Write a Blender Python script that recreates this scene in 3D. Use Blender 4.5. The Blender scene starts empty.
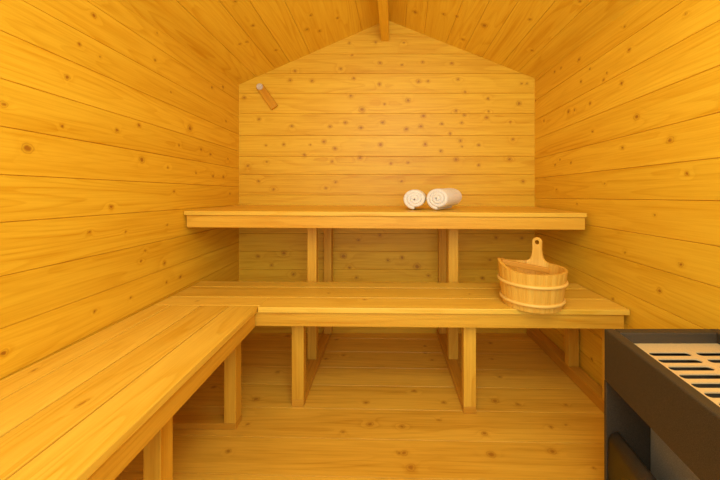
import bpy, bmesh, math, random
from mathutils import Vector, Matrix
random.seed(11)
S = bpy.context.scene
COL = S.collection

# ------------------------------------------------------------------ camera model
F, VX, VY, ZC = 320.0, 387.0, 189.0, 0.975      # focal length in px, vanishing point, eye height
D = 2.166                                       # distance of the back wall

def onY(px, py, Y):
    return Vector(((px-VX)*Y/F, Y, ZC+(VY-py)*Y/F))
def onZ(px, py, z):
    Y = (z-ZC)*F/(VY-py)
    return Vector(((px-VX)*Y/F, Y, z))
def ray(px, py):
    return Vector(((px-VX)/F, 1.0, (VY-py)/F))
def on_plane(px, py, p0, n):
    o = Vector((0, 0, ZC)); r = ray(px, py)
    return o + r*((p0-o).dot(n)/r.dot(n))

# ------------------------------------------------------------------ materials
def nt(name):
    m = bpy.data.materials.new(name); m.use_nodes = True
    t = m.node_tree; t.nodes.clear()
    out = t.nodes.new('ShaderNodeOutputMaterial'); b = t.nodes.new('ShaderNodeBsdfPrincipled')
    t.links.new(b.outputs[0], out.inputs[0])
    return m, t, b
class NB:
    def __init__(s, t): s.t = t
    def put(s, sock, v):
        if isinstance(v, bpy.types.NodeSocket): s.t.links.new(v, sock)
        else: sock.default_value = v
    def math(s, op, a, b=0.0, c=0.0, clamp=False):
        n = s.t.nodes.new('ShaderNodeMath'); n.operation = op; n.use_clamp = clamp
        s.put(n.inputs[0], a); s.put(n.inputs[1], b); s.put(n.inputs[2], c)
        return n.outputs[0]
    def vec(s, op, a, b=None, c=None):
        n = s.t.nodes.new('ShaderNodeVectorMath'); n.operation = op
        s.put(n.inputs[0], a)
        if b is not None: s.put(n.inputs[1], b)
        if c is not None: s.put(n.inputs[2], c)
        return n.outputs['Value'] if op == 'LENGTH' else n.outputs[0]
    def noise(s, v, scale, detail=2.0, rough=0.5, out=0):
        n = s.t.nodes.new('ShaderNodeTexNoise'); s.put(n.inputs['Vector'], v)
        n.inputs['Scale'].default_value = scale; n.inputs['Detail'].default_value = detail
        n.inputs['Roughness'].default_value = rough
        return n.outputs[out]
    def ramp(s, v, a, b, lo=0.0, hi=1.0):
        n = s.t.nodes.new('ShaderNodeMapRange'); n.interpolation_type = 'SMOOTHSTEP'
        s.put(n.inputs[0], v); n.inputs[1].default_value = a; n.inputs[2].default_value = b
        n.inputs[3].default_value = lo; n.inputs[4].default_value = hi
        return n.outputs[0]
    def mix(s, f, a, b, mode='MIX'):
        n = s.t.nodes.new('ShaderNodeMix'); n.data_type = 'RGBA'; n.blend_type = mode
        s.put(n.inputs[0], f)
        for k, v in ((6, a), (7, b)):
            s.put(n.inputs[k], v if isinstance(v, bpy.types.NodeSocket) else (*v, 1.0))
        return n.outputs[2]

LIGHT = (0.90, 0.585, 0.040)
DARK = (0.68, 0.325, 0.004)
KNOT = (0.36, 0.115, 0.006)

def wood(name, light=LIGHT, dark=DARK, knots=(), rings=9.0, ringw=0.34, fibre=0.22, rough=0.48, kdark=0.85, rough_scale=1.0):
    """pine: contour-line growth rings along U, fine fibre, placed knots (3-D centres, radii)"""
    m, t, b = nt(name); N = NB(t)
    uv = t.nodes.new('ShaderNodeUVMap'); uv.uv_map = 'UVMap'; uv = uv.outputs[0]
    ta = t.nodes.new('ShaderNodeAttribute'); ta.attribute_name = 'tone'; tone = ta.outputs['Fac']
    tc = t.nodes.new('ShaderNodeTexCoord'); P = tc.outputs['Object']
    field = None
    if knots:
        wob = N.noise(P, 55.0, 1.0, out=1)
        P2 = N.vec('MULTIPLY_ADD', wob, (0.012,)*3, P)
        for c, r in knots:
            s = Vector((1/r[0], 1/r[1], 1/r[2]))
            q = N.vec('MULTIPLY_ADD', P2, tuple(s), (-(c[0]+0.006)*s[0], -(c[1]+0.006)*s[1], -(c[2]+0.006)*s[2]))
            l = N.vec('LENGTH', q)
            field = l if field is None else N.math('MINIMUM', field, l)
    # growth rings
    a = N.noise(N.vec('MULTIPLY', uv, (0.55, 6.5, 1.0)), 1.0, 1.5, 0.45)
    warp = N.noise(N.vec('MULTIPLY', uv, (2.5, 22.0, 1.0)), 1.0, 2.0, 0.5)
    ph = N.math('MULTIPLY_ADD', warp, 0.9, N.math('MULTIPLY', a, rings*1.9))
    if field is not None:
        bump = N.math('EXPONENT', N.math('MULTIPLY', N.math('MULTIPLY', field, field), -0.13))
        ph = N.math('MULTIPLY_ADD', bump, 1.1, ph)
    fr = N.math('FRACT', ph)
    ring = N.math('MULTIPLY', N.ramp(fr, 0.45, 0.93), N.ramp(fr, 0.93, 1.0, 1.0, 0.0))
    patch = N.ramp(N.noise(N.vec('MULTIPLY', uv, (0.9, 5.0, 1.0)), 1.3, 2.0), 0.35, 0.68, 0.30, 1.0)
    ring = N.math('MULTIPLY', ring, N.math('MULTIPLY', patch, ringw*1.35))
    fib = N.noise(N.vec('MULTIPLY', uv, (5.0*rough_scale, 170.0*rough_scale, 1.0)), 1.0, 3.0, 0.6)
    fib = N.math('MULTIPLY', N.ramp(fib, 0.38, 0.75), fibre*1.3)
    stk = N.noise(N.vec('MULTIPLY', uv, (1.3*rough_scale, 48.0*rough_scale, 1.0)), 1.0, 4.0, 0.62)
    stk = N.math('MULTIPLY', N.ramp(stk, 0.42, 0.72), fibre*1.05)
    fib = N.math('ADD', fib, stk)
    big = N.math('MULTIPLY', N.ramp(N.noise(N.vec('MULTIPLY', uv, (0.7, 9.0, 1.0)), 1.0, 2.0), 0.3, 0.7), 0.30)
    fac = N.math('ADD', N.math('ADD', ring, fib), big, clamp=True)
    col = N.mix(fac, light, dark)
    col = N.mix(1.0, col, N.mix(tone, (0.95, 0.93, 0.88), (1.04, 1.05, 1.15)), 'MULTIPLY')
    if field is not None:
        halo = N.math('MULTIPLY', N.ramp(field, 0.8, 2.6, 1.0, 0.0), 0.30)
        col = N.mix(halo, col, dark)
        ln = N.math('MULTIPLY', N.math('MULTIPLY', N.ramp(field, 0.95, 1.2), N.ramp(field, 1.2, 1.55, 1.0, 0.0)), 0.35)
        col = N.mix(ln, col, KNOT)
        core = N.math('MULTIPLY', N.ramp(field, 0.35, 1.12, 1.0, 0.0), 0.85*kdark)
        col = N.mix(core, col, KNOT)
    t.links.new(col, b.inputs['Base Color'])
    b.inputs['Roughness'].default_value = rough
    b.inputs['Specular IOR Level'].default_value = 0.40
    bm = t.nodes.new('ShaderNodeBump'); bm.inputs['Strength'].default_value = 0.10; bm.inputs['Distance'].default_value = 0.004
    t.links.new(fac, bm.inputs['Height']); t.links.new(bm.outputs[0], b.inputs['Normal'])
    return m

def K(plane, lst, along):
    """knots from photo pixels: plane(px,py)->point; along = world axis of the grain"""
    o = []
    for e in lst:
        px, py = e[0], e[1]; r = e[2] if len(e) > 2 else 1.55
        p = plane(px, py)
        w = r*p.y/F*0.92
        rr = [w, w, w]; rr[along] = w*1.15
        o.append((p, rr))
    return o

def metal(name, base, rough, metallic, speck=0.0, sscale=900.0):
    m, t, b = nt(name); N = NB(t)
    tc = t.nodes.new('ShaderNodeTexCoord')
    n = N.noise(tc.outputs['Object'], sscale, 1.0)
    f = N.ramp(n, 0.35, 0.7)
    c2 = tuple(min(1, x*(1+speck)) for x in base); c1 = tuple(x*(1-speck*0.6) for x in base)
    t.links.new(N.mix(f, c1, c2), b.inputs['Base Color'])
    b.inputs['Roughness'].default_value = rough; b.inputs['Metallic'].default_value = metallic
    bm = t.nodes.new('ShaderNodeBump'); bm.inputs['Strength'].default_value = 0.15; bm.inputs['Distance'].default_value = 0.001
    t.links.new(n, bm.inputs['Height']); t.links.new(bm.outputs[0], b.inputs['Normal'])
    return m

def terry(name):
    m, t, b = nt(name); N = NB(t)
    tc = t.nodes.new('ShaderNodeTexCoord')
    n = N.noise(tc.outputs['Object'], 260.0, 3.0, 0.7)
    t.links.new(N.mix(N.ramp(n, 0.3, 0.6), (0.72, 0.66, 0.60), (0.93, 0.91, 0.89)), b.inputs['Base Color'])
    b.inputs['Roughness'].default_value = 0.95
    b.inputs['Specular IOR Level'].default_value = 0.05
    b.inputs['Sheen Weight'].default_value = 0.3
    bm = t.nodes.new('ShaderNodeBump'); bm.inputs['Strength'].default_value = 0.6; bm.inputs['Distance'].default_value = 0.004
    t.links.new(n, bm.inputs['Height']); t.links.new(bm.outputs[0], b.inputs['Normal'])
    return m

# ------------------------------------------------------------------ mesh helpers
class MB:
    """collects shapes into one mesh, with UVs running along the grain and a tone per board"""
    def __init__(s):
        s.v = []; s.f = []; s.uv = []; s.tone = []; s.smooth = []
    def face(s, pts, uvs, tone, smooth=False):
        i = len(s.v); s.v += [tuple(p) for p in pts]; s.f.append(list(range(i, i+len(pts))))
        s.uv.append(uvs); s.tone.append(tone); s.smooth.append(smooth)
    def hexa(s, c, along, tone=None):
        """c: 8 corners indexed by bit x + 2*bit y + 4*bit z; along: grain axis 0/1/2 of the box"""
        tone = random.random() if tone is None else tone
        ou, ov = random.uniform(0, 50), random.uniform(0, 50)
        quads = [((0, 2, 3, 1), (0, 1)), ((4, 5, 7, 6), (0, 1)), ((0, 1, 5, 4), (0, 2)),
                 ((2, 6, 7, 3), (0, 2)), ((0, 4, 6, 2), (1, 2)), ((1, 3, 7, 5), (1, 2))]
        L = [(c[1]-c[0]).length, (c[2]-c[0]).length, (c[4]-c[0]).length]
        i0 = len(s.v); s.v += [tuple(p) for p in c]
        for k, (q, ax) in enumerate(quads):
            uvs = []
            for j in q:
                loc = [((j >> a) & 1)*L[a] for a in range(3)]
                if along in ax:
                    o = ax[0] if ax[1] == along else ax[1]
                    uvs.append((loc[along]+ou, loc[o]+ov+k*0.37))
                else:                                  # end grain
                    uvs.append((loc[ax[0]]*0.15+ou, loc[ax[1]]+ov))
            s.f.append([i0+j for j in q]); s.uv.append(uvs); s.tone.append(tone); s.smooth.append(False)
    def box(s, lo, hi, along, fn=None, tone=None):
        c = [Vector(((lo, hi)[i & 1][0], (lo, hi)[(i >> 1) & 1][1], (lo, hi)[(i >> 2) & 1][2])) for i in range(8)]
        if fn: c = [Vector(fn(p)) for p in c]
        s.hexa(c, along, tone)
    def build(s, name, mat, parent=None, bevel=0.0, weld=False, origin=None):
        me = bpy.data.meshes.new(name)
        me.from_pydata(s.v, [], s.f); 
        l = me.uv_layers.new(name='UVMap')
        k = 0
        for poly, uvs in zip(me.polygons, s.uv):
            for li, w in zip(poly.loop_indices, uvs): l.data[li].uv = w
        at = me.attributes.new('tone', 'FLOAT', 'FACE')
        for i, v in enumerate(s.tone): at.data[i].value = v
        for poly, sm in zip(me.polygons, s.smooth): poly.use_smooth = sm
        if weld:
            bm = bmesh.new(); bm.from_mesh(me); bmesh.ops.remove_doubles(bm, verts=bm.verts, dist=1e-5)
            bmesh.ops.recalc_face_normals(bm, faces=bm.faces); bm.to_mesh(me); bm.free()
        me.materials.append(mat)
        o = bpy.data.objects.new(name, me); COL.objects.link(o)
        if parent is not None:
            o.parent = parent
            for v in me.vertices: v.co -= parent.location
        elif origin is not None:
            for v in me.vertices: v.co -= origin
            o.location = origin
        if bevel:
            md = o.modifiers.new('edge', 'BEVEL'); md.width = bevel; md.segments = 2; md.limit_method = 'ANGLE'
        return o

def tag(o, label, cat, group=None):
    o['label'] = label; o['category'] = cat
    if group: o['group'] = group
    return o
def thing(name, loc, label, cat, group=None):
    o = bpy.data.objects.new(name, None); o.empty_display_size = 0.05; COL.objects.link(o)
    o.location = loc
    return tag(o, label, cat, group)

def boards(name, lines, out_dir, mat, g=0.0017, depth=0.0045, clips=(), flip=False):
    """lines: list of (A,B) joint end points; boards between consecutive lines, V groove on each joint"""
    mb = MB(); n = len(lines)
    out = Vector(out_dir).normalized()
    for i in range(n-1):
        A0, B0 = lines[i]; A1, B1 = lines[i+1]
        ua = (A1-A0).normalized(); ub = (B1-B0).normalized()
        tone = random.random(); ou, ov = random.uniform(0, 60), random.uniform(0, 60)
        L = (B0-A0).length; W = (A1-A0).length
        a0, b0, a1, b1 = A0+ua*g, B0+ub*g, A1-ua*g, B1-ub*g
        quads = [([A0+out*depth, B0+out*depth, b0, a0], [(0, -.004), (L, -.004), (L, 0), (0, 0)]),
                 ([a0, b0, b1, a1], [(0, 0), (L, 0), (L, W), (0, W)]),
                 ([a1, b1, B1+out*depth, A1+out*depth], [(0, W), (L, W), (L, W+.004), (0, W+.004)])]
        for p, uvs in quads:
            uvs = [(x+ou, y+ov) for x, y in uvs]
            if flip: p = p[::-1]; uvs = uvs[::-1]
            mb.face(p, uvs, tone)
    o = mb.build(name, mat)
    if clips:
        bm = bmesh.new(); bm.from_mesh(o.data)
        for p, nn in clips:
            bmesh.ops.bisect_plane(bm, geom=bm.verts[:]+bm.edges[:]+bm.faces[:], plane_co=p, plane_no=nn, clear_outer=True)
        bm.to_mesh(o.data); bm.free()
    o['kind'] = 'structure'
    return o

# ------------------------------------------------------------------ room shell
YF = -0.55                                        # shell reaches behind the viewer
EL, ER = onY(239, 84.6, D), onY(534.6, 78.3, D)   # eaves at the back wall
AP = onY(387, 20.0, D)                            # gable apex
NL = Vector((-(AP.z-EL.z), 0, AP.x-EL.x)).normalized()      # up-pointing normals of the two slopes
NR = Vector(((AP.z-ER.z), 0, ER.x-AP.x)).normalized()
WLB, WLF = EL.x, EL.x-0.014                       # side walls splay a little toward the viewer
WRB, WRF = ER.x, ER.x+0.020
nWL = Vector((D-0.0, WLF-WLB, 0)).normalized(); pWL = Vector((WLB, D, 0))   # plane through back corner and (WLF, 0)
nWR = Vector((D-0.0, WRF-WRB, 0)).normalized(); pWR = Vector((WRB, D, 0))
planeL = lambda x, y: on_plane(x, y, pWL, nWL)
planeR = lambda x, y: on_plane(x, y, pWR, nWR)
planeB = lambda x, y: onY(x, y, D)
planeF = lambda x, y: onZ(x, y, 0.0)
planeCL = lambda x, y: on_plane(x, y, AP, NL)
planeCR = lambda x, y: on_plane(x, y, AP, NR)

def extend(a, b, y0, y1):
    d = (b-a)/(b.y-a.y)
    return a+d*(y0-a.y), a+d*(y1-a.y)

# back wall
ky = [14, 34, 54, 73.6, 93.3, 113.4, 135.4, 156.4, 174.3, 195, 214, 233.5, 251.2, 269.4, 288.5, 308, 326, 333.1]
kb = [(244.2,97.5),(290,80.2),(312,80.8),(295,70.8),(340.4,68.7),(353.7,78.3),(350.8,96),(362,109.4,2.4),(259,119.4),(291.8,126.2),
      (330,126.6),(345.4,122.5),(360.8,127.5,2),(324,141.6,1.9),(283.7,144.4),(265.8,145.4,1.1),(310.2,144.8,1.1),(335,148.5,2),(304.6,154.8),
      (452,63.3),(458,79.4),(465,92,1.2),(488,98.7),(519,103.3,1.9),(521.6,83.5,1.2),(527,83.7,1.2),(456,111),(464.4,115.2),(488.5,111.4,1.2),(486.7,117.7,1.8),
      (441.7,123.7),(461.7,122.9),(510.4,122,1.2),(450,133.5,1.5),(460.4,140.8),(462,146.4,1.1),(478.7,145),(513,139.4),(441,151),(456.2,159.4,2),(509.6,159.3,2),
      (248,165.8),(266.7,161.9,1.2),(258.5,181.2),(273.5,189.3),(335.6,182),(325.8,188),(360,158,2),(332,161.4,1.3),(523,181.4),(478.6,165.3),
      (380,63,1.7),(402,65,1.3),(422.7,62,1.5),(452,63.5,1.3),(379.4,84.3,1.6),(418.5,81.4,1.9),(428,81,1.2),(408,100.2,2),(384.6,104.2,1.2),(423.6,116,2),
      (382.7,122.3,1.9),(420.8,126.2,1.8),(406.4,129,2),(442,124,1.3),(380.6,144.6,2.1),(425.2,144.4,1.9),(391,163.7,1.4),(407.9,162.7,1.4),(401.5,181.3,1.4),
      (375.6,42,1.4),(349.2,43,1.3),(403.8,42.7,1.1),(352,55,1.1),
      (284,253,2.2),(258,256.5),(271.5,265.5),(293.5,274,1.9),(358.5,240),(343.5,256,2.4),(349.5,267.5,1.6),(356.5,277.7),(380,235.3),(402,257.5,1.7),(388,260.5),
      (417,266.5,2.8),(428.5,275.5),(496,237.5),(490,260,1.3),(482.5,278),(522,238)]
M_back = wood('pine_back', knots=K(planeB, kb, 0), rings=6.0, ringw=0.26, fibre=0.28)
lines = []
for y in sorted(ky, reverse=True):
    z = ZC+(VY-y)*D/F
    lines.append((Vector((WLB, D, z)), Vector((WRB, D, z))))
lines[0] = (Vector((WLB, D, -.03)), Vector((WRB, D, -.03)))
lines = [(a-Vector((.03,0,0)), b+Vector((.03,0,0))) for a, b in lines]
boards('wall_back', lines, (0, 1, 0), M_back, clips=[(AP+NL*.012, NL), (AP+NR*.012, NR)])

# side walls: joints given by their height at the back corner and at the frame edge
def side(plane, nrm, pts):
    res = []
    for (xa, ya), (xb, yb) in pts:
        res.append(extend(plane(xa, ya), plane(xb, yb), D+.012, YF))
    return res
lw = [((239, y0), (0, y1)) for y0, y1 in ((48, -162), (65.5, -114), (83, -66), (100.5, -18), (117.6, 30-42), (134.6, 30), (151.2, 78), (168.6, 126), (186.8, 174.5), (205, 222.5), (223.6, 276.7), (242, 329.3), (260, 378), (278, 428), (297, 478), (316, 528))]
# measured joints (wall left)
lw = [((239, 50), (0, -150)), ((239, 67), (0, -105)), ((239, 84), (0, -58)), ((239, 101), (0, -57+0)), ]
lw = [((239, 48.5), (0, -154)), ((239, 66), (0, -106)), ((239, 83.3), (0, -62)), ((239, 101.5), (0, -12-45)), ((239, 117.8), (0, -12)), ((239, 134.6), (0, 30)),
      ((239, 151.2), (0, 78)), ((239, 168.6), (0, 126)), ((239, 186.8), (0, 174.5)), ((239, 205), (0, 222.5)), ((239, 223.6), (0, 276.7)), ((239, 242), (0, 329.3)),
      ((239, 260), (0, 380)), ((239, 279), (0, 430)), ((239, 297), (0, 480)), ((239, 316), (0, 530)), ((239, 335), (0, 578))]
lw[2] = ((239, 84.5), (0, -105)); lw[1] = ((239, 67), (0, -152)); lw[0] = ((239, 49), (0, -200))
rw = [((535, 43), (720, -156)), ((535, 62.5), (720, -112)), ((535, 82), (720, -68)), ((535, 101), (720, -24)), ((535, 120.3), (720, 20)), ((535, 139.4), (720, 65)), ((535, 159), (720, 112)),
      ((535, 178.3), (720, 157.6)), ((535, 198.2), (720, 200.7)), ((535, 216.5), (720, 246.5)), ((535, 232.5), (720, 288)), ((535, 250), (720, 336)),
      ((535, 270), (720, 381)), ((535, 290), (720, 427)), ((535, 311), (720, 473)), ((535, 333), (720, 519))]
kl = [(94,15.5,2.2),(79.5,44,1.7),(100,57,1.2),(67,77,2.2),(157,33,1.2),(155,60,1.5),(171,92,1.1),(4,104,3.0),(190,128.5,2.9),(139,125.5,2.0),(117,130.5,2.1),(179,145,1.3),
      (201,149.5,1.6),(210.5,154.5,1.6),(228,159,1.1),(142,160,2.7),(168,167.5,1.3),(196,173,1.1),(213,176,1.5),(223.5,177,1.6),(174,191.5,1.6),(230,194,1.2),(212,87.5,1.5),
      (223,87,1.4),(226,121,1.2),(62,126,1.5),(27.5,148,4.2),(111,207,2.0),(167,225,1.3),(89.4,232,1.8),(125.7,231.7,1.3),(145,250.7,1.4),(141,261.3,1.5),(164.5,263,1.7),
      (180.5,276.7,1.6),(166.7,282,1.5),(130.7,297.7,1.3),(95,311,1.7),(4,353,3.2)]
kr = [(579,59.5,2.0),(561,68,1.3),(554.6,71.7,1.3),(590,68.5,1.2),(607,73,1.2),(629,50,1.8),(624.5,26.7,1.3),(564,44.5,1.4),(603.5,80,1.4),(581,81.5,1.4),(621.5,83,2.0),(590,103,1.7),
      (568.5,111.5,1.8),(574.5,110,1.3),(636.7,116.7,2.8),(544,121,1.2),(535.5,100.5,1.0),(686,14,1.5),(592.6,131.4,1.4),(622.5,147.6,1.8),(670,140,3.0),(555,165,1.2),(571,163,1.3),
      (560,159.6,.9),(556.5,189.5,1.1),(687,173.7,2.0),(577,204,1.1),(654.6,214.6,1.1),(604.7,183.7,1.0),(624.6,252.3,1.2),(681,264.7,2.2),(659.5,290.8,2.3),(613,299,1.4),(592,359.6,1.4)]
M_left = wood('pine_left', knots=K(planeL, kl, 1), rings=10.0, ringw=0.27, fibre=0.23, kdark=1.0)
M_right = wood('pine_right', knots=K(planeR, kr, 1), rings=10.0, ringw=0.27, fibre=0.23, kdark=1.0)
floor_clip = (Vector((0, 0, -.03)), Vector((0, 0, -1)))
boards('wall_left', side(planeL, nWL, lw)[::-1], (-1, 0, 0), M_left, clips=[(AP+NL*.012, NL), floor_clip], flip=True)
boards('wall_right', side(planeR, nWR, rw)[::-1], (1, 0, 0), M_right, clips=[(AP+NR*.012, NR), floor_clip])

# ceiling (both slopes in one mesh)
kc = K(planeCL, [(235,1.5,1.8),(253,25.5,1.8),(240,44,1.5),(247,41.7,1.5),(276,50,1.4),(307,29.5,1.8),(319.7,31,1.6),(337.5,18,1.5),(311,15,1.5)], 1) + \
     K(planeCR, [(415,12,2.2),(443.5,14,1.8),(457,16.5,1.6),(484.5,25.5,2.8),(463,39.5,1.5),(530,19.5,1.6),(532,50.5,1.4),(580,1,1.5)], 1)
M_ceil = wood('pine_ceiling', light=(0.93, 0.67, 0.055), dark=(0.72, 0.38, 0.008), knots=kc, rings=10.0, ringw=0.32, fibre=0.22)
def cl(plane, gx, tx, e, a):
    gy = a.y if False else None
    return None
def gable_pt(x):
    e = (239, 84.6) if x < 387 else (534.6, 78.3)
    t = (x-387)/(e[0]-387)
    return (x, 20+(e[1]-20)*t)
left_lines = [(AP, Vector((AP.x, YF, AP.z)))]
for gx, tx in ((361.9, 355), (310.3, 284.2), (290, 249), (275.5, 218.4), (256, 176)):
    left_lines.append(extend(planeCL(*gable_pt(gx)), planeCL(tx, 0), D+.012, YF))
sL = (EL-AP).normalized(); left_lines.append((EL+sL*.03, Vector((EL.x, YF, EL.z))+sL*.075))
right_lines = [(AP, Vector((AP.x, YF, AP.z)))]
for gx, tx in ((405.5, 407), (424.3, 428), (446, 463), (464, 490), (482, 519), (501, 556), (518, 593)):
    right_lines.append(extend(planeCR(*gable_pt(gx)), planeCR(tx, 0), D+.012, YF))
sR = (ER-AP).normalized(); right_lines.append((ER+sR*.03, Vector((ER.x, YF, ER.z))+sR*.075))
cA = boards('ceiling', left_lines, tuple(NL), M_ceil, flip=False)
cB = boards('ceiling_r', right_lines, tuple(NR), M_ceil, flip=True)
bm = bmesh.new(); bm.from_mesh(cA.data); bm.from_mesh(cB.data); bm.to_mesh(cA.data); bm.free()
bpy.data.objects.remove(cB)

# floor, boards run across the room
kf = [(256,399,2.8),(214,387,1.8),(366,402.5,2.2),(370,424,2.8),(343,432,1.8),(247.5,424.5,1.5),(228.5,451,2.2),(399,453,2.0),(414,391,1.9),(444,402.6,2.0),(495,401,2.9),(518,404.5,1.9),
      (566,405,1.5),(402,426.5,2.3),(404,453,2.8),(411,467.5,3.6),(439,420,1.4),(484.5,433.5,2.3),(491,454.5,3.3),(552,451.5,3.2),(551,427,1.9),(594,468,1.4),(277.5,372,1.7),(288,336,1.7),
      (336.5,339.5,1.5),(326,358.6,1.7),(343.5,355.3,1.4),(321,329,1.3),(432,360,1.6),(425,346,1.3),(425,353,1.3),(490.5,343,1.7),(492,359,1.4),(499.7,377,1.5),(566,425,1.4),(232,395,1.4)]
M_floor = wood('pine_floor', light=(0.86, 0.52, 0.060), dark=(0.54, 0.24, 0.008), knots=K(planeF, kf, 0), rings=6.0, ringw=0.18, fibre=0.24, rough=0.45)
fl = []
for y in (2.20, 2.084, 1.914, 1.743, 1.584, 1.415, 1.2455, 1.08, .91, .74, .57, .40, .23, .06, -.11, -.28, -.45, -.62):
    fl.append((Vector((-1.06, y+0.026*1.06, 0)), Vector((1.06, y-0.026*1.06, 0))))
boards('floor', fl, (0, 0, -1), M_floor, g=0.0022, depth=0.005, flip=True,
       clips=[(Vector((0, D+.012, 0)), Vector((0, 1, 0)))])

# ------------------------------------------------------------------ ridge beam
M_beam = wood('pine_beam', light=(0.92, 0.62, 0.05), dark=(0.74, 0.42, 0.010), rings=4, ringw=0.25)
mb = MB()
def beam_fn(p):
    t = (D-p.y)/(D-YF)
    return (p.x-0.036*t*1.9+0.0, p.y, p.z)
zb = onY(385, 41.3, D).z
mb.box((-0.040, YF, zb), (0.014, D-0.002, AP.z-0.003), 1, fn=beam_fn)
rb = mb.build('ridge_beam', M_beam, bevel=0.004, origin=Vector((0, 1.0, zb)))
tag(rb, 'square wooden ridge beam running along the peak of the ceiling', 'beam')

# ------------------------------------------------------------------ benches
kbench = K(lambda x, y: onZ(x, y, .478), [(329, 293, 1.5), (365, 299.5, 1.8), (197, 301, 1.3), (470, 294, 1.2)], 0)
for c, r in kbench: r[1] = r[1]*2.0
M_seat = wood('pine_seat', light=(0.89, 0.60, 0.085), dark=(0.67, 0.35, 0.012), rings=7, ringw=0.22, fibre=0.24, knots=[], rough=0.42)
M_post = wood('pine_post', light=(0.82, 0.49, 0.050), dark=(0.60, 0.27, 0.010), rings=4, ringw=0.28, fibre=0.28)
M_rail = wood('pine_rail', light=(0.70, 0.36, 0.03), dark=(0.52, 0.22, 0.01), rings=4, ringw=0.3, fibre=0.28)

def seat_knots(th, lst, along):
    o = []
    for e in K(lambda x, y: onZ(x, y, ZLOW), lst, along):
        c, r = e; o.append((c-th.location, r))
    return o
ZLOW = 0.4783; TH = 0.023; APB = 0.399
# --- lower bench across the back
YAW = -0.0185
def yw(p): return (p.x, p.y+YAW*p.x, p.z)
Y0 = 1.3330
low = thing('sauna_bench', (0.0, 1.55, 0.0), 'long lower pine bench crossing the room, with the wooden bucket standing on it', 'bench')
M_seatB = wood('pine_seat_cross', light=(0.89, 0.60, 0.085), dark=(0.67, 0.35, 0.012), rings=7, ringw=0.22, fibre=0.24, rough=0.42,
               knots=seat_knots(low, [(329, 293, 1.5), (365, 299.5, 1.7), (197, 301, 1.3), (470, 294, 1.2)], 0))
mb = MB(); y = Y0
SEAM = -0.5425; YL = 1.3660-YAW*SEAM*0
tn = random.random()
mb.box((-0.999, YL, ZLOW-TH), (SEAM, Y0+0.126, ZLOW), 0, fn=lambda p: (p.x if p.x > -.9 else p.x-0.004, p.y+YAW*p.x-(0.0 if p.y > YL+.01 else YAW*SEAM), p.z), tone=tn)
mb.box((SEAM, Y0, ZLOW-TH), (0.999, Y0+0.126, ZLOW), 0, fn=yw, tone=tn)
y += 0.130
for w in (0.149, 0.100):
    mb.box((-0.999, y, ZLOW-TH), (0.999, y+w-0.004, ZLOW), 0, fn=lambda p: (p.x if p.x > 0 else p.x-0.004, p.y+YAW*p.x, p.z)); y += w
YBK = y-0.003
mb.build('seat', M_seatB, low, bevel=0.003)
mb = MB(); mb.box((-0.574, Y0+0.010, APB-0.004), (0.982, Y0+0.034, ZLOW-TH), 0, fn=yw)
mb.build('apron', M_post, low, bevel=0.002)
RH = 0.031
for xl, yf, ybk in ((-0.427, 1.432, 2.155), (0.332, 1.386, 2.155)):
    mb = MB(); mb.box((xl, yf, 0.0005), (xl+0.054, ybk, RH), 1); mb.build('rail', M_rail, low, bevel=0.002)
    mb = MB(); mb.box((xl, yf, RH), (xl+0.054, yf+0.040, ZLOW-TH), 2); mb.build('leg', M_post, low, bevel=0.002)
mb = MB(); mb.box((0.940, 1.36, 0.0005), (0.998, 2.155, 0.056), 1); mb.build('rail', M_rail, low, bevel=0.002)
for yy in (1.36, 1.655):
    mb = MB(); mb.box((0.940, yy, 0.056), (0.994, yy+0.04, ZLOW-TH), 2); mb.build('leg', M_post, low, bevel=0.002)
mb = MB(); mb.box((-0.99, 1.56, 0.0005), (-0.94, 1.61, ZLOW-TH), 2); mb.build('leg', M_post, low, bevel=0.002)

# --- upper bench
up = thing('sauna_bench', (0.0, 1.86, 0.0), 'upper pine bench along the back wall carrying the rolled white towels', 'bench')
def zup(x): return 0.8625-0.0050*x
mb = MB(); y = 1.5695
for w in (0.150, 0.148, 0.148, 0.1405):
    mb.box((-0.999, y, 0), (0.976, y+w-0.0025, TH-0.001), 0,
           fn=lambda p: (p.x if p.x > 0 else p.x-0.004, p.y-0.0095*p.x*(1 if p.y < 1.6 else .3), zup(p.x)-TH+0.001+p.z)); y += w
mb.build('seat', M_seat, up, bevel=0.003)
mb = MB(); mb.box((-0.995, 1.5785, -0.060), (0.972, 1.603, 0), 0, fn=lambda p: (p.x, p.y-0.0095*p.x, zup(p.x)-TH+p.z))
mb.build('apron', M_post, up, bevel=0.002)
for xl, yf, w, z0 in ((-0.441, 1.772, 0.050, RH), (0.341, 1.772, 0.054, RH), (-0.412, 2.085, 0.050, RH), (0.340, 2.085, 0.047, RH)):
    mb = MB()
    mb.box((xl, yf, z0), (xl+w, yf+0.046, zup(xl+w)-TH), 2)
    mb.build('leg', M_post, up, bevel=0.002)

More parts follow.
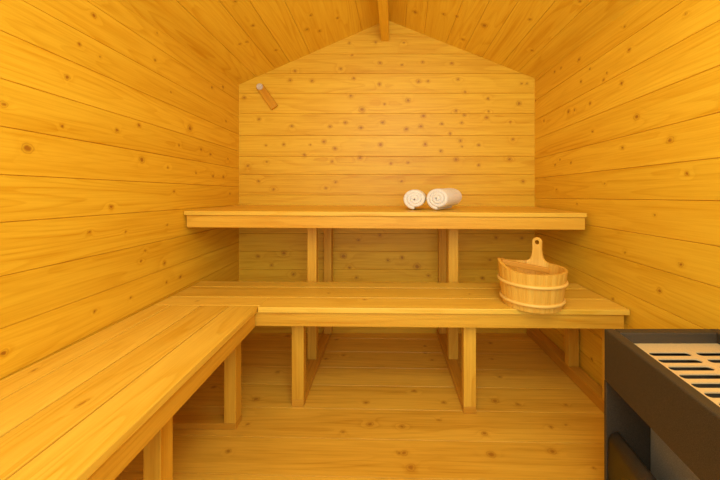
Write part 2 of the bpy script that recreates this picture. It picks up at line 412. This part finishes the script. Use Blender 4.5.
# --- left bench
lb = thing('sauna_bench', (-0.77, 0.6, 0.0), 'pine bench running along the left wall toward the viewer', 'bench')
YN = -0.45
M_seatL = wood('pine_seat_left', light=(0.89, 0.60, 0.085), dark=(0.67, 0.35, 0.012), rings=11, ringw=0.26, fibre=0.20, rough=0.42,
               knots=[(c, [r[0]*0.8, r[1]*1.6, r[2]*3]) for c, r in seat_knots(lb, [(82, 403.5, 3.2), (33, 370.5, 2.0)], 1)])
def lx(xf):     # board edges lean slightly with distance
    return lambda y: xf+(1.345-y)*0.020
edges = [(-1.002, -0.004), (-0.921, 0.020), (-0.790, 0.022), (-0.668, 0.021), (-0.5425, 0.0165)]
mb = MB()
YE = Y0+0.0
for (xa, sa), (xb, sb) in zip(edges, edges[1:]):
    c = []
    for i in range(8):
        far = (i >> 1) & 1; right = i & 1; top = (i >> 2) & 1
        x0, sl = (xb-0.0045, sb) if right else (xa, sa)
        yy = (YL+YAW*(x0-SEAM)-0.003) if far else YN
        c.append(Vector((x0+(1.345-yy)*sl, yy, ZLOW if top else ZLOW-TH)))
    mb.hexa(c, 1)
mb.build('seat', M_seatL, lb, bevel=0.003)
mb = MB(); mb.box((-0.580, YN, APB-0.004), (-0.5545, 1.345, ZLOW-TH), 1, fn=lambda p: (p.x+(1.345-p.y)*0.0165, p.y, p.z))
mb.build('apron', M_post, lb, bevel=0.002)
for yf in (1.296, 0.866, 0.10):
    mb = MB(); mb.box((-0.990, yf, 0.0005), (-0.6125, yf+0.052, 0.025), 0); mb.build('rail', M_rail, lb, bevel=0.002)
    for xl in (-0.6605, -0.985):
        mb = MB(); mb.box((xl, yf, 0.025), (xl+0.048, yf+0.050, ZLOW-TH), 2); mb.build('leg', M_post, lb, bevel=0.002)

# ------------------------------------------------------------------ towels
M_towel = terry('white_terry')
def rolled_towel(name, p0, p1, r, label, turns=3.02, wide=1.1, seed=1):
    rnd = random.Random(seed)
    d = (p1-p0); L = d.length; d.normalize()
    side = d.cross(Vector((0, 0, 1))).normalized()
    upv = Vector((0, 0, 1))
    me = bpy.data.meshes.new(name); bm = bmesh.new()
    NS, NL_ = 150, 14
    ph = rnd.uniform(0, 6)
    grid = []
    for i in range(NS+1):
        t = i/NS
        ang = t*turns*2*math.pi
        rr = r*(0.04+0.90*t)
        row = []
        for j in range(NL_+1):
            s = j/NL_
            w = 0.0025*math.sin(ang*1.0+ph)*math.sin(s*5+ph)+0.0015*math.sin(9*s+ang*2)
            e = 1.0-0.06*abs(2*s-1)**4
            q = rr*e+w*t
            # inner turns stand a little proud of the end faces
            ext = (0.010*(1-t))*(2*s-1)
            cx = math.cos(ang-math.pi*0.55)*q*wide; cz = math.sin(ang-math.pi*0.55)*q*0.90
            cz = max(cz, -r*0.80)
            row.append(bm.verts.new(p0+d*(L*s+ext)+side*cx+upv*(cz+r*0.975)))
        grid.append(row)
    for i in range(NS):
        for j in range(NL_):
            f = bm.faces.new((grid[i][j], grid[i+1][j], grid[i+1][j+1], grid[i][j+1])); f.smooth = True
    bm.to_mesh(me); bm.free(); me.materials.append(M_towel)
    o = bpy.data.objects.new(name, me); COL.objects.link(o)
    for v in me.vertices: v.co -= p0
    o.location = p0
    md = o.modifiers.new('pile', 'SOLIDIFY'); md.thickness = r*0.86/turns*1.16; md.offset = 0
    sd = o.modifiers.new('soft', 'SUBSURF'); sd.levels = 1; sd.render_levels = 1
    return tag(o, label, 'towel', 'rolled white towels on the upper bench')
zb1 = zup(0.2)
A0 = Vector((0.1475, 1.690, zb1+0.0040)); A1 = Vector((0.176, 1.90, zb1+0.0040))
rolled_towel('rolled_towel', A0, A1, 0.0575, 'rolled white terry towel on the upper bench, the left one seen end on', seed=2)
B0 = Vector((0.2595, 1.662, zb1+0.0040)); B1 = Vector((0.386, 1.865, zb1+0.0040))
rolled_towel('rolled_towel', B0, B1, 0.0610, 'rolled white terry towel on the upper bench, the right one turned to show its side', seed=5)

# ------------------------------------------------------------------ bucket
M_stave = wood('stave_wood', light=(0.88, 0.56, 0.10), dark=(0.68, 0.34, 0.03), rings=4, ringw=0.30, fibre=0.30, rough=0.45)
M_hoop = wood('hoop_wood', light=(0.89, 0.60, 0.15), dark=(0.78, 0.45, 0.07), rings=2, ringw=0.12, fibre=0.15, rough=0.42)
BC = Vector((0.628, 1.392, ZLOW+0.0005))
bk = thing('sauna_bucket', BC, 'round wooden stave bucket with upright handle on the lower bench', 'bucket')
HB = 0.157; RT, RB = 0.139, 0.119; WT = 0.012
NST = 26
lift_dir = math.atan2(0.35, -1.0)
def rim(a):
    c = math.cos(a-lift_dir)
    return HB+(0.028*max(0.0, c)**4)
def rad(z): return RB+(RT-RB)*min(1.0, z/HB)
mb = MB()
sub = 4
for k in range(NST):
    tone = random.random(); ou, ov = random.uniform(0, 50), random.uniform(0, 50)
    for i in range(sub):
        a0 = 2*math.pi*(k+i/sub)/NST; a1 = 2*math.pi*(k+(i+1)/sub)/NST
        gap0 = 0.0012 if i == 0 else 0.0
        gap1 = 0.0012 if i == sub-1 else 0.0
        def P(a, z, r): return BC+Vector((math.cos(a)*r, math.sin(a)*r, z))
        zr0, zr1 = rim(a0), rim(a1)
        zs = [(0.0, 0.0), (0.05, 0.05), (0.10, 0.10), (zr0, zr1)]
        for (za, zb_), (zc_, zd) in zip(zs, zs[1:]):
            mb.face([P(a0, za, rad(za)-gap0), P(a1, zb_, rad(zb_)-gap1), P(a1, zd, rad(zd)-gap1), P(a0, zc_, rad(zc_)-gap0)],
                    [(za+ou, a0*.13+ov), (zb_+ou, a1*.13+ov), (zd+ou, a1*.13+ov), (zc_+ou, a0*.13+ov)], tone)
            mb.face([P(a0, za, rad(za)-WT), P(a0, zc_, rad(zc_)-WT), P(a1, zd, rad(zd)-WT), P(a1, zb_, rad(zb_)-WT)],
                    [(za+ou, a0*.13+ov+1), (zc_+ou, a0*.13+ov+1), (zd+ou, a1*.13+ov+1), (zb_+ou, a1*.13+ov+1)], tone)
        mb.face([P(a0, zr0, rad(zr0)), P(a1, zr1, rad(zr1)), P(a1, zr1, rad(zr1)-WT), P(a0, zr0, rad(zr0)-WT)],
                [(ou, a0*.13+ov+2), (ou, a1*.13+ov+2), (ou+.01, a1*.13+ov+2), (ou+.01, a0*.13+ov+2)], tone)
        mb.face([P(a0, 0, RB), P(a0, 0, RB-WT), P(a1, 0, RB-WT), P(a1, 0, RB)], [(ou, ov)]*4, tone)
mb.build('staves', M_stave, bk)
mb = MB()
for zf in (0.014, 0.026):
    rr = rad(zf)-WT+0.001
    pts = [BC+Vector((math.cos(2*math.pi*i/48)*rr, math.sin(2*math.pi*i/48)*rr, zf)) for i in range(48)]
    if zf < 0.02: pts = pts[::-1]
    mb.face(pts, [(p.x, p.y) for p in pts], 0.4)
mb.build('bottom', M_stave, bk)
def hoop(z, th, hh):
    mb = MB(); n = 72; m = 10
    for i in range(n):
        for j in range(m):
            q = []
            for ii, jj in ((i, j), (i+1, j), (i+1, j+1), (i, j+1)):
                a = 2*math.pi*ii/n; b = 2*math.pi*jj/m
                zz = z+math.sin(b)*hh; r = rad(z)+0.0032+math.cos(b)*th
                q.append(BC+Vector((math.cos(a)*r, math.sin(a)*r, zz)))
            mb.face(q, [(i*.012, j*.004), (i*.012+.012, j*.004), (i*.012+.012, j*.004+.004), (i*.012, j*.004+.004)], 0.7, True)
    return mb.build('hoop', M_hoop, bk, weld=True)
hoop(0.105, 0.0058, 0.0068); hoop(0.029, 0.0058, 0.0068)
# handle stave with a round hole, standing on the far side of the rim
ha = math.atan2(0.115, 0.081)
hd = Vector((math.cos(ha), math.sin(ha), 0)); ht = Vector((-hd.y, hd.x, 0))
hc = BC+hd*(RT-WT*0.5)
outline = []
HW, HT_ = 0.0215, 0.113
base_z = HB-0.03
for s, z in ((0.056, base_z), (0.056, HB+0.000), (0.045, HB+0.003), (0.034, HB+0.010), (0.0275, HB+0.021), (0.0240, HB+0.036), (HW, HB+0.060)):
    outline.append((s, z))
top_c = HB+HT_-HW-0.0015
for i in range(1, 14):
    a = math.pi*i/14
    outline.append((math.cos(a)*(HW+0.0015), top_c+math.sin(a)*(HW+0.0015)))
for s, z in reversed(((0.056, base_z), (0.056, HB+0.000), (0.045, HB+0.003), (0.034, HB+0.010), (0.0275, HB+0.021), (0.0240, HB+0.036), (HW, HB+0.060))):
    outline.append((-s, z))
bm = bmesh.new()
def ringv(pts): return [bm.verts.new((x, 0, z)) for x, z in pts]
o_ = ringv(outline); h_ = ringv([(math.cos(2*math.pi*i/20)*0.0100, top_c+math.sin(2*math.pi*i/20)*0.0100) for i in range(20)])
es = []
for r_ in (o_, h_):
    for i in range(len(r_)): es.append(bm.edges.new((r_[i], r_[(i+1) % len(r_)])))
bmesh.ops.triangle_fill(bm, use_beauty=True, use_dissolve=False, edges=es)
g = bmesh.ops.extrude_face_region(bm, geom=bm.faces[:])
bmesh.ops.translate(bm, verts=[v for v in g['geom'] if isinstance(v, bmesh.types.BMVert)], vec=(0, 0.017, 0))
bmesh.ops.recalc_face_normals(bm, faces=bm.faces[:])
uvl = bm.loops.layers.uv.new('UVMap')
for f in bm.faces:
    for l in f.loops: l[uvl].uv = (l.vert.co.z+3.3, l.vert.co.x+l.vert.co.y+7.1)
for v in bm.verts:
    x, y_, z = v.co
    # follow the curve of the rim
    rr = RT-0.0142+y_*0.8
    a = ha-x/RT
    lean = 0.10*max(0, z-0.0)*0.7
    rr2 = rad(min(z, HB))-RT+rr
    v.co = Vector((math.cos(a)*rr2, math.sin(a)*rr2, z))
me = bpy.data.meshes.new('handle'); bm.to_mesh(me); bm.free()
at = me.attributes.new('tone', 'FLOAT', 'FACE')
for d_ in at.data: d_.value = 0.75
me.materials.append(M_stave)
ho = bpy.data.objects.new('handle', me); COL.objects.link(ho); ho.parent = bk
md = ho.modifiers.new('edge', 'BEVEL'); md.width = 0.0018; md.segments = 2; md.limit_method = 'ANGLE'
# ladle lying in the bucket
M_ladle = wood('ladle_wood', light=(0.72, 0.36, 0.03), dark=(0.56, 0.23, 0.012), rings=3, ringw=0.25, fibre=0.2)
La = BC+Vector((-0.1125, 0.046, HB+0.013)); Lb = BC+Vector((0.080, 0.004, HB-0.018))
lad = thing('sauna_ladle', La.lerp(Lb, .5), 'flat wooden ladle stick lying slanted inside the round bucket', 'ladle')
dl = (Lb-La).normalized(); sl_ = dl.cross(Vector((0, 0, 1))).normalized(); ul = sl_.cross(dl).normalized()
c = []
for i in range(8):
    p = Lb if i & 1 else La
    c.append(p+sl_*(0.008 if (i >> 1) & 1 else -0.008)+ul*(0.0115 if (i >> 2) & 1 else -0.0115))
mb = MB(); mb.hexa([c[j] for j in range(8)], 0, 0.5); mb.build('handle', M_ladle, lad, bevel=0.003, weld=True)

# ------------------------------------------------------------------ batten on the back wall
bp = onY(268, 97.6, D)
pe = thing('wall_batten', Vector((bp.x, D-0.001, bp.z)), 'short slanted wooden batten with a pale grey tip, fixed high on the back wall', 'batten')
ang = math.radians(-55)
mb = MB()
def rot(p):
    x, z = p.x*math.cos(ang)-p.z*math.sin(ang), p.x*math.sin(ang)+p.z*math.cos(ang)
    return (bp.x+x, D-0.001-0.026+p.y, bp.z+z)
mb.box((-0.088, 0, -0.0255), (0.088, 0.026, 0.0255), 0, fn=rot, tone=0.2)
M_bat = wood('batten_wood', light=(0.80, 0.42, 0.02), dark=(0.58, 0.24, 0.004), rings=4, ringw=0.4)
mb.build('slat', M_bat, pe, bevel=0.006)
mb = MB(); n = 24
cc = Vector(rot(Vector((-0.080, -0.0, 0))))
ptsf = [cc+Vector((math.cos(2*math.pi*i/n)*0.019, -0.004, math.sin(2*math.pi*i/n)*0.019)) for i in range(n)]
ptsb = [cc+Vector((math.cos(2*math.pi*i/n)*0.022, 0.0, math.sin(2*math.pi*i/n)*0.022)) for i in range(n)]
mb.face(ptsf[::-1], [(0, 0)]*n, .5)
for i in range(n): mb.face([ptsf[i], ptsf[(i+1) % n], ptsb[(i+1) % n], ptsb[i]][::-1], [(0, 0)]*4, .5)
cp = mb.build('disc', metal('pale_disc', (0.62, 0.55, 0.45), 0.5, 0.0, 0.25, 120), pe); cp['label'] = 'pale grey round cap'  # pale grey disc at the batten's upper end

# ------------------------------------------------------------------ heater
HX, HY, HZ, SK = 0.644, 0.950, 0.5614, 0.116
def H(p):    # p = (across, toward viewer, height)
    return (HX+p.x-SK*p.y, HY-p.y, p.z)
def hbox(mb, lo, hi): mb.box((lo[0], lo[1], lo[2]), (hi[0], hi[1], hi[2]), 0, fn=H)
M_dark = metal('heater_coat', (0.058, 0.043, 0.028), 0.55, 0.2, 0.45, 700)
M_panel = metal('heater_casing', (0.46, 0.43, 0.38), 0.45, 0.15, 0.25, 500)
M_lower = metal('heater_lower', (0.060, 0.050, 0.040), 0.5, 0.2, 0.4, 700)
M_grate = metal('grate_metal', (0.86, 0.66, 0.36), 0.40, 0.25, 0.06, 300)
M_black = metal('slot_shade_black', (0.030, 0.028, 0.026), 0.8, 0.0, 0.5, 500)  # near-black colour standing in for the shade below the grate
HW_, HD = 0.34, 0.50; T = 0.030
ht_ = thing('sauna_heater', (HX+0.15, HY-0.25, 0.0), 'dark metal sauna heater with slotted top grate at lower right', 'heater')
mb = MB()
zb0 = 0.410
hbox(mb, (0, 0, zb0), (T, HD, HZ)); hbox(mb, (HW_-T, 0, zb0), (HW_, HD, HZ))
hbox(mb, (T, 0, zb0), (HW_-T, T, HZ)); hbox(mb, (T, HD-T, zb0), (HW_-T, HD, HZ))
fr_ = mb.build('frame', M_dark, ht_, bevel=0.004, weld=False)
mb = MB(); hbox(mb, (0, 0, 0.0005), (HW_, 0.012, zb0)); mb.build('back_panel', M_dark, ht_, bevel=0.002)
# lower side panel: rounded upper shoulder
mb = MB()
prof = [(0.004, 0.0005), (0.004, 0.235)]
for i in range(1, 9):
    a = math.pi-math.pi/2*i/8
    prof.append((0.034+math.cos(a)*0.030, 0.235+math.sin(a)*0.030))
prof += [(0.034, 0.258)]
for i in range(1, 9):
    a = math.pi/2+math.pi/2*i/8
    prof.append((0.034+math.cos(a)*0.023, 0.235+math.sin(a)*0.023))
prof += [(0.011, 0.0005)]
n = len(prof)
for i in range(n):
    (a0, z0), (a1, z1) = prof[i], prof[(i+1) % n]
    mb.face([Vector(H(Vector((a0, 0.0125, z0)))), Vector(H(Vector((a0, HD, z0)))), Vector(H(Vector((a1, HD, z1)))), Vector(H(Vector((a1, 0.0125, z1))))],
            [(0, 0)]*4, .5, i < 9 or i > 10)
for bpos in (0.0125, HD):
    mb.face([Vector(H(Vector((a, bpos, z)))) for a, z in prof], [(0, 0)]*n, .5)
mb.build('side_panel', M_lower, ht_, weld=True)
mb = MB(); hbox(mb, (0.128, 0.0125, 0.0005), (HW_-0.006, HD-0.01, 0.430)); mb.build('casing', M_panel, ht_, bevel=0.003)
mb = MB(); hbox(mb, (T+.001, T+.001, 0.485), (HW_-T-.001, HD-T-.001, 0.500)); mb.build('slot_shade_plate', M_black, ht_)  # added dark plate, its black paints the shade seen through the slots
# perforated grate
mb = MB()
zg = 0.975-0.444
cw, cd = 0.1280, 0.0342; sl, sw = 0.110, 0.0195
def G(x, y, z): return Vector(H(Vector((x, y, z))))
gx0, gy0 = T+0.0005, T+0.0005; gx1, gy1 = HW_-T-0.0005, HD-T-0.0005
ox, oy = 0.0737, 0.0720
cols, rows = 1, 11
cols = 2
def quad(x0, y0, x1, y1):
    mb.face([G(x0, y0, zg), G(x0, y1, zg), G(x1, y1, zg), G(x1, y0, zg)], [(0, 0)]*4, .5)
ex1 = ox-0.01+cols*cw
for r in range(rows):
    for c_ in range(cols):
        x0, y0 = ox-0.010+c_*cw, oy+r*cd; x1, y1 = x0+cw, y0+cd
        xm, ym = (x0+x1)/2, (y0+y1)/2; R2 = sw/2; hl = sl/2-R2
        quad(x0, y0, x1, ym-R2); quad(x0, ym+R2, x1, y1)
        n_ = 10
        for sg, xe in ((1, x1), (-1, x0)):
            for i in range(n_):
                a0, a1 = -math.pi/2+math.pi*i/n_, -math.pi/2+math.pi*(i+1)/n_
                p0 = (xm+sg*(hl+math.cos(a0)*R2), ym+math.sin(a0)*R2); p1 = (xm+sg*(hl+math.cos(a1)*R2), ym+math.sin(a1)*R2)
                q = [G(*p0, zg), G(xe, p0[1], zg), G(xe, p1[1], zg), G(*p1, zg)]
                mb.face(q[::-1] if sg > 0 else q, [(0, 0)]*4, .5)
                mb.face([G(*p0, zg), G(*p1, zg), G(*p1, zg-0.003), G(*p0, zg-0.003)], [(0, 0)]*4, .5)
        for sg in (1, -1):
            ya = ym+sg*R2
            mb.face([G(xm-hl, ya, zg), G(xm+hl, ya, zg), G(xm+hl, ya, zg-0.003), G(xm-hl, ya, zg-0.003)], [(0, 0)]*4, .5)
ytop = oy; ybot = oy+rows*cd
quad(gx0, gy0, gx1, ytop); quad(gx0, ytop, ox-0.010, ybot); quad(ex1, ytop, gx1, ybot)
if ybot < gy1: quad(gx0, ybot, gx1, gy1)
mb.build('grate', M_grate, ht_)

# ------------------------------------------------------------------ light
def area(name, loc, target, sx, sy, power, col):
    l = bpy.data.lights.new(name, 'AREA'); l.shape = 'RECTANGLE'; l.size = sx; l.size_y = sy; l.energy = power; l.color = col
    o = bpy.data.objects.new(name, l); COL.objects.link(o); o.location = loc
    o.rotation_euler = (Vector(target)-Vector(loc)).to_track_quat('-Z', 'Y').to_euler()
    return o
area('door_light', (0.0, -0.85, 1.45), (0.0, 1.6, 1.05), 1.7, 1.2, 24, (0.925, 1.0, 0.95))
pl = bpy.data.lights.new('ceiling_lamp', 'POINT'); pl.energy = 23; pl.shadow_soft_size = 0.22; pl.color = (0.925, 1.0, 0.95)
po = bpy.data.objects.new('ceiling_lamp', pl); COL.objects.link(po); po.location = (0.14, 0.16, 1.74)
w = bpy.data.worlds.new('world'); S.world = w; w.use_nodes = True
w.node_tree.nodes['Background'].inputs[0].default_value = (0.97, 1.0, 0.93, 1)
w.node_tree.nodes['Background'].inputs[1].default_value = 0.55
S.view_settings.view_transform = 'Standard'
S.view_settings.look = 'None'
S.view_settings.exposure = -0.03

# ------------------------------------------------------------------ camera
cam = bpy.data.cameras.new('camera'); co = bpy.data.objects.new('camera', cam); COL.objects.link(co)
co.location = (0, 0, ZC); co.rotation_euler = (math.pi/2, 0, 0)
cam.sensor_width = 36.0; cam.lens = F/720*36.0
cam.shift_x = -(VX-360)/720; cam.shift_y = -(240-VY)/720
cam.clip_start = 0.02
S.camera = co
